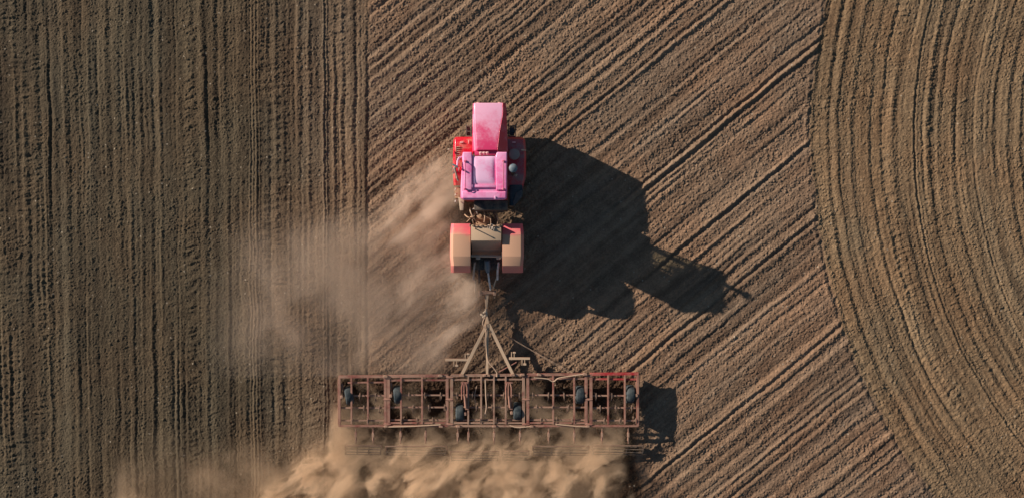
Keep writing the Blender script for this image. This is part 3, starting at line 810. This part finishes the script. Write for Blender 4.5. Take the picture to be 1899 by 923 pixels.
# wheels: the first is built, the others are copies
RC = .40
spots = [(645, 735, R(9)), (736, 733, R(5)), (852.5, 766.5, 0), (959.5, 764.5, 0), (1076, 733, R(-1)), (1169.5, 732, R(-3))]
first = None
for i, (x, y, rz) in enumerate(spots):
    c = W(x, y, .62); c.z = RC - .04
    if first is None:
        first = make_wheel(c, RC, .34, cu, big=False); e = first; c0 = c
    else:
        e = copy_tree(first, cu, c - c0)
    e.rotation_euler = (0, R(14) if i == 0 else R(8) if i == 1 else 0, rz)
    yoke = MB(); d = -1 if x < 907 else 1
    if 800 < x < 1000: d = -d
    px_ = c.x + d * .24
    yoke.bar((c.x - d * .1, c.y, c.z), (px_, c.y, c.z), .06, .06); yoke.bar((px_, c.y, c.z), (px_, c.y + .55, HF - .02), .06, .08)
    yoke.box((px_ - .06, c.y - .07, HF + .0), (px_ + .06, c.y + .07, HF + .09), .02)
    yoke.build('wheel_yoke', M['dusty_bar'], cu)
for x in (630, 1182.5):  # plates added at both ends to make the frame's cast shadow solid
    d = -.06 if x < 900 else .06
    a, c = F(x, 702, .5), F(x, 786, .5)
    MB().hexa([(a.x + d - .012, c.y, .10), (a.x + d + .012, c.y, .10), (a.x + d + .012, a.y, .10), (a.x + d - .012, a.y, .10)],
              [(a.x + d - .012, c.y, .56), (a.x + d + .012, c.y, .56), (a.x + d + .012, a.y, .56), (a.x + d - .012, a.y, .56)], .004, 1).build('shadow_plate', M['frame'], cu)
# spring tines: a C of spring steel clamped on every tool bar
tm = MB()
arc = [Vector((0, .10, .05)), Vector((0, .13, .10)), Vector((0, .05, .14)), Vector((0, -.10, .12)), Vector((0, -.22, 0)), Vector((0, -.26, -.18)), Vector((0, -.20, -.38)), Vector((0, -.08, -.53)), Vector((0, .02, -.60))]
for p, q in zip(arc[:-1], arc[1:]):
    tm.bar(p, q, .035, .018, .003)
tm.box((-.025, -.05, -.03), (.025, .07, .055), .008)
tm.hexa([(-.05, 0, -.62), (.05, 0, -.62), (.02, .06, -.66), (-.02, .06, -.66)], [(-.05, -.02, -.56), (.05, -.02, -.56), (.02, .05, -.60), (-.02, .05, -.60)])
tine0 = None; cnt = 0
for nm, x0, x1, inner, wd, mt in secs:
    for r_, y in enumerate(bars_y):
        xs = np.arange(x0 + 9 + r_ * 7.5, x1 - 4, 29.0)
        for x in xs:
            if any(abs(x - sx) < 15 and abs(y - sy) < 22 for sx, sy, _ in spots): continue
            p = F(x, y + (1 if x0 < 700 or x0 > 1090 else 0), .565)
            if tine0 is None:
                tine0 = tm.build('tine', M['tine'], cu, origin=(0, 0, 0)); tine0.location = p - CB; tine0['_base'] = list(p); o = tine0
            else:
                o = tine0.copy(); COL.objects.link(o); o.parent = cu; o.location = p - CB
            o.rotation_euler = (R(random.uniform(-3, 3)), 0, R(random.uniform(-6, 6))); cnt += 1
# trailing harrow: arms with levelling bars and crumbler rollers
arms = [660, 692, 743, 789.5, 849, 869, 916.5, 964.5, 1017.5, 1065, 1116.5, 1165]
for x in arms:
    a = MB().bar(F(x, REAR_Y + 1, .60), F(x, 822, .42), .045, .06)
    a.tube([F(x, 800, .58), F(x, 816, .50)], .045, 8)
    p = F(x, 806, .60); a.box(p - Vector((.05, .1, .03)), p + Vector((.05, .1, .03)), .01)
    a.build('harrow_arm', M['dusty_bar'], cu)
for x0, x1, yy in ((640, 708, 826), (716, 829, 827), (836, 925, 837), (931, 981, 836), (988, 1092, 827), (1098, 1193, 826)):
    mb = MB().bar(F(x0, yy, .40), F(x1, yy - .5, .40), .05, .06)
    for xx in (x0, x1):
        mb.bar(F(xx, yy - 1, .40), F(xx, yy + 7, .30), .05, .07)
    lb = mb.build('levelling_bar', M['tine'], cu)
    rl = MB()
    cyl = F((x0 + x1) / 2, yy + 9, .18); L = (F(x1, 0, .18).x - F(x0, 0, .18).x) / 2 - .04
    for k in range(8):
        t = k * math.pi / 4
        rl.bar(cyl + Vector((-L, math.cos(t) * .17, math.sin(t) * .17)), cyl + Vector((L, math.cos(t + .25) * .17, math.sin(t + .25) * .17)), .03, .03, 0)
    for q in np.linspace(-L, L, 4):
        rl.lathe_x([(-.01, .03), (-.01, .18), (.01, .18), (.01, .03)], 20, (cyl.x + q, cyl.y, cyl.z))
    rl.build('crumbler_roller', M['dark'], lb)

# ------------------------------------------------------------------ dust
def dust_mat(name, build, col=(.92, .80, .66), aniso=.15, step=1.0):
    m = bpy.data.materials.new(name); m.use_nodes = True; nt = m.node_tree
    nt.nodes.clear()
    out = N(nt, 'ShaderNodeOutputMaterial'); v = N(nt, 'ShaderNodeVolumePrincipled')
    v.inputs['Color'].default_value = (*col, 1); v.inputs['Anisotropy'].default_value = aniso
    tc = N(nt, 'ShaderNodeTexCoord')
    d = build(nt, tc.outputs['Object'])
    nt.links.new(d, v.inputs['Density']); nt.links.new(v.outputs[0], out.inputs['Volume'])
    try: m.cycles.volume_step_rate = step
    except Exception: pass
    return m
def vmath(nt, op, a, b=None, scale=None):
    n = N(nt, 'ShaderNodeVectorMath', operation=op)
    for i, x in enumerate((a, b)):
        if x is None: continue
        if isinstance(x, tuple): n.inputs[i].default_value = x
        else: nt.links.new(x, n.inputs[i])
    if scale is not None: n.inputs['Scale'].default_value = scale
    return n.outputs[0]
def sep(nt, v):
    s = N(nt, 'ShaderNodeSeparateXYZ'); nt.links.new(v, s.inputs[0]); return s.outputs
def vol_domain(name, lo, hi, mat, label):
    mb = MB().box(lo, hi)
    o = mb.build(name, mat)
    o['kind'] = 'stuff'; o['label'] = label; o['category'] = 'dust'
    return o
def warp(nt, p, scale, amt):
    n = N(nt, 'ShaderNodeTexNoise'); n.inputs['Scale'].default_value = scale; n.inputs['Detail'].default_value = 2
    nt.links.new(p, n.inputs['Vector'])
    d = vmath(nt, 'SCALE', vmath(nt, 'SUBTRACT', n.outputs['Color'], (.5, .5, .5)), scale=amt)
    return vmath(nt, 'ADD', p, d)

def rear_dust(nt, p):
    q = warp(nt, p, .55, 1.5)
    x, y, z = sep(nt, q)[0:3]
    z0 = sep(nt, p)[2]
    d = math_(nt, 'SUBTRACT', -7.55, y)                        # metres behind the rear bar
    top = math_(nt, 'ADD', .50, math_(nt, 'MULTIPLY', ss(nt, d, .2, 2.6), 1.45))
    zf = math_(nt, 'SUBTRACT', 1., math_(nt, 'DIVIDE', z0, top), clamp=True)
    left = ss(nt, math_(nt, 'ADD', x, math_(nt, 'MULTIPLY', d, 1.05)), -8.2, -6.6)
    right = ss(nt, math_(nt, 'ADD', x, math_(nt, 'MULTIPLY', d, .25)), 5.6, 3.6)
    body = math_(nt, 'MULTIPLY', math_(nt, 'MULTIPLY', left, right), ss(nt, d, -.05, 1.25))
    rt = N(nt, 'ShaderNodeMapping', vector_type='TEXTURE'); rt.inputs['Rotation'].default_value = (0, 0, R(38)); rt.inputs['Scale'].default_value = (1.35, .75, .9)
    nt.links.new(q, rt.inputs['Vector'])
    b1 = noise(nt, rt.outputs[0], 1.7, 6, .64, .25)
    fl2 = N(nt, 'ShaderNodeVectorMath', operation='MULTIPLY'); fl2.inputs[1].default_value = (1, 1, .12); nt.links.new(rt.outputs[0], fl2.inputs[0])
    hole = ss(nt, noise(nt, fl2.outputs[0], .85, 4, .55), .41, .60)
    top = math_(nt, 'MULTIPLY', top, math_(nt, 'ADD', .14, hole))
    zf = math_(nt, 'SUBTRACT', 1., math_(nt, 'DIVIDE', z0, top), clamp=True)
    bil = math_(nt, 'ADD', ss(nt, b1, .44, .63), .015)
    den = math_(nt, 'MULTIPLY', math_(nt, 'MULTIPLY', body, bil), math_(nt, 'MULTIPLY', ss(nt, zf, 0, .7), 9.0))
    # thin haze carried to the left and a little dust between the frame bars
    thin = math_(nt, 'MULTIPLY', ss(nt, math_(nt, 'ADD', x, math_(nt, 'MULTIPLY', d, 2.4)), -16., -5.8), math_(nt, 'MULTIPLY', right, ss(nt, d, -.3, 2.0)))
    thin = math_(nt, 'MULTIPLY', thin, math_(nt, 'MULTIPLY', ss(nt, z0, 1.5, .1), math_(nt, 'MULTIPLY', math_(nt, 'ADD', .2, ss(nt, noise(nt, q, .5, 4, .55), .38, .66)), .62)))
    b2 = noise(nt, vmath(nt, 'MULTIPLY', q, (1, .8, 1)), .9, 3, .5)
    fr = math_(nt, 'MULTIPLY', ss(nt, b2, .47, .64), math_(nt, 'MULTIPLY', math_(nt, 'MULTIPLY', ss(nt, d, -2.0, -.8), ss(nt, x, -7.8, -7.1)), ss(nt, x, 5.4, 4.6)))
    fr = math_(nt, 'MULTIPLY', fr, math_(nt, 'MULTIPLY', ss(nt, z0, .75, .2), 2.8))
    fl = math_(nt, 'MULTIPLY', math_(nt, 'MULTIPLY', ss(nt, x, -8.1, -7.5), ss(nt, x, -6.2, -7.0)), math_(nt, 'MULTIPLY', ss(nt, d, -1.6, .2), ss(nt, z0, 1.1, .2)))
    fr = math_(nt, 'ADD', fr, math_(nt, 'MULTIPLY', fl, 1.5))
    return math_(nt, 'ADD', den, math_(nt, 'ADD', thin, fr))
vol_domain('dust_cloud', (-17, -16.5, -.2), (6.6, -5.5, 2.3), dust_mat('rear_dust', rear_dust, (.87, .645, .45)), 'thick brown dust cloud billowing behind the cultivator')

def side_dust(nt, p):
    # stream coordinates: s runs down-wind (to the lower left), t across
    q = warp(nt, p, .5, 1.0)
    x, y, z = sep(nt, q)[0:3]
    z0 = sep(nt, p)[2]
    c_, s_ = -.75, -.66
    s = math_(nt, 'ADD', math_(nt, 'MULTIPLY', math_(nt, 'SUBTRACT', x, -2.4), c_), math_(nt, 'MULTIPLY', math_(nt, 'SUBTRACT', y, 3.6), s_))
    t = math_(nt, 'ADD', math_(nt, 'MULTIPLY', math_(nt, 'SUBTRACT', x, -2.4), .66), math_(nt, 'MULTIPLY', math_(nt, 'SUBTRACT', y, 3.6), -.75))
    cb = N(nt, 'ShaderNodeCombineXYZ')
    nt.links.new(math_(nt, 'MULTIPLY', s, .22), cb.inputs[0]); nt.links.new(t, cb.inputs[1]); nt.links.new(z0, cb.inputs[2])
    wis = ss(nt, noise(nt, cb.outputs[0], 1.3, 6, .62), .43, .62)
    xw = sep(nt, p)[0]
    edge = math_(nt, 'ADD', math_(nt, 'ADD', xw, math_(nt, 'MULTIPLY', math_(nt, 'SUBTRACT', x, xw), .6)), math_(nt, 'ADD', ss(nt, sep(nt, p)[1], -.6, -1.8, 0, -.75), ss(nt, sep(nt, p)[1], -2.6, -4.4, 0, 1.5)))
    near = math_(nt, 'MULTIPLY', ss(nt, edge, -1.7, -2.6), ss(nt, s, -1.2, .4))
    # streams from the front wheel and from the rear wheel
    b1 = math_(nt, 'MULTIPLY', math_(nt, 'MULTIPLY', ss(nt, t, -1.1, .0), ss(nt, t, 2.4, .8)), ss(nt, s, 6.2, 1.6))
    b2 = math_(nt, 'MULTIPLY', math_(nt, 'MULTIPLY', ss(nt, t, 1.4, 3.6), ss(nt, t, 7.4, 5.6)), ss(nt, s, 7.8, 2.0))
    st = math_(nt, 'ADD', math_(nt, 'MULTIPLY', b1, 1.3), math_(nt, 'MULTIPLY', b2, 1.5))
    puf = ss(nt, noise(nt, q, .85, 5, .6), .40, .64)
    st = math_(nt, 'MULTIPLY', math_(nt, 'MULTIPLY', st, math_(nt, 'ADD', .05, math_(nt, 'ADD', math_(nt, 'MULTIPLY', wis, .65), math_(nt, 'MULTIPLY', math_(nt, 'MULTIPLY', puf, wis), 1.8)))), near)
    def ball(cx, cy, cz, rx, ry, rz):      # dust thrown up right behind a wheel
        v = vmath(nt, 'DIVIDE', vmath(nt, 'SUBTRACT', q, (cx, cy, cz)), (rx, ry, rz))
        n = N(nt, 'ShaderNodeVectorMath', operation='LENGTH'); nt.links.new(v, n.inputs[0])
        return ss(nt, n.outputs['Value'], 1.0, .25)
    bl = math_(nt, 'ADD', ball(-2.25, -1.9, .6, 1.1, 1.6, .9), math_(nt, 'MULTIPLY', ball(-3.0, 2.7, .6, 1.3, 1.6, .8), .8))
    st = math_(nt, 'ADD', st, math_(nt, 'MULTIPLY', math_(nt, 'MULTIPLY', bl, math_(nt, 'ADD', .15, puf)), .85))
    st = math_(nt, 'MULTIPLY', st, ss(nt, z0, 1.7, .2))
    # old dust drifting over the straight passes
    y0 = sep(nt, p)[1]
    hz = math_(nt, 'MULTIPLY', math_(nt, 'MULTIPLY', ss(nt, x, -13.5, -8.5), ss(nt, x, -2.2, -4.2)), math_(nt, 'MULTIPLY', ss(nt, y, 2.6, -1.2), ss(nt, y, -6.6, -4.0)))
    hz = math_(nt, 'MULTIPLY', hz, math_(nt, 'MULTIPLY', math_(nt, 'ADD', .25, ss(nt, noise(nt, q, .33, 3, .5), .40, .62)), ss(nt, z0, 1.8, .1)))
    return math_(nt, 'ADD', st, math_(nt, 'MULTIPLY', hz, .42))
vol_domain('dust_plume', (-14.5, -5.45, -.2), (-.6, 6.2, 2.0), dust_mat('side_dust', side_dust, (.93, .75, .61)), 'thin dust streaming from the tractor wheels over the straight passes')

# ------------------------------------------------------------------ light, sky, camera
wd = bpy.data.worlds.new('World'); SC.world = wd; wd.use_nodes = True
nt = wd.node_tree; bg = nt.nodes['Background']
sky = N(nt, 'ShaderNodeTexSky', sky_type='NISHITA'); sky.sun_disc = False
sky.air_density = 1.4; sky.ozone_density = 3.5; sky.dust_density = .4
sky.sun_elevation = R(SUN_EL); sky.sun_rotation = math.atan2(-SUN_TR[0], -SUN_TR[1])
nt.links.new(sky.outputs[0], bg.inputs['Color']); bg.inputs['Strength'].default_value = .05
sd = bpy.data.lights.new('sun', 'SUN'); sd.energy = 5; sd.angle = R(.5); sd.color = (1, .90, .78)
so = bpy.data.objects.new('sun', sd); COL.objects.link(so)
ce = math.cos(R(SUN_EL)); dirv = Vector((SUN_TR[0] * ce, SUN_TR[1] * ce, -math.sin(R(SUN_EL))))
so.rotation_euler = dirv.to_track_quat('-Z', 'Y').to_euler(); so.location = (-20, 10, 12)
cd = bpy.data.cameras.new('camera'); cd.sensor_width = 36; cd.lens = FPX / 1899 * 36; cd.clip_end = 2000
co_ = bpy.data.objects.new('camera', cd); COL.objects.link(co_); co_.location = (0, 0, CAM_H); SC.camera = co_
SC.view_settings.view_transform = 'Standard'; SC.view_settings.look = 'None'; SC.view_settings.gamma = 1
SC.view_settings.exposure = .5
cy = SC.cycles
cy.max_bounces = 6; cy.volume_bounces = 2; cy.transparent_max_bounces = 8
cy.volume_step_rate = 1.0; cy.volume_max_steps = 256
cy.use_denoising = True
for o in COL.objects:
    if '_base' in o.keys(): del o['_base']
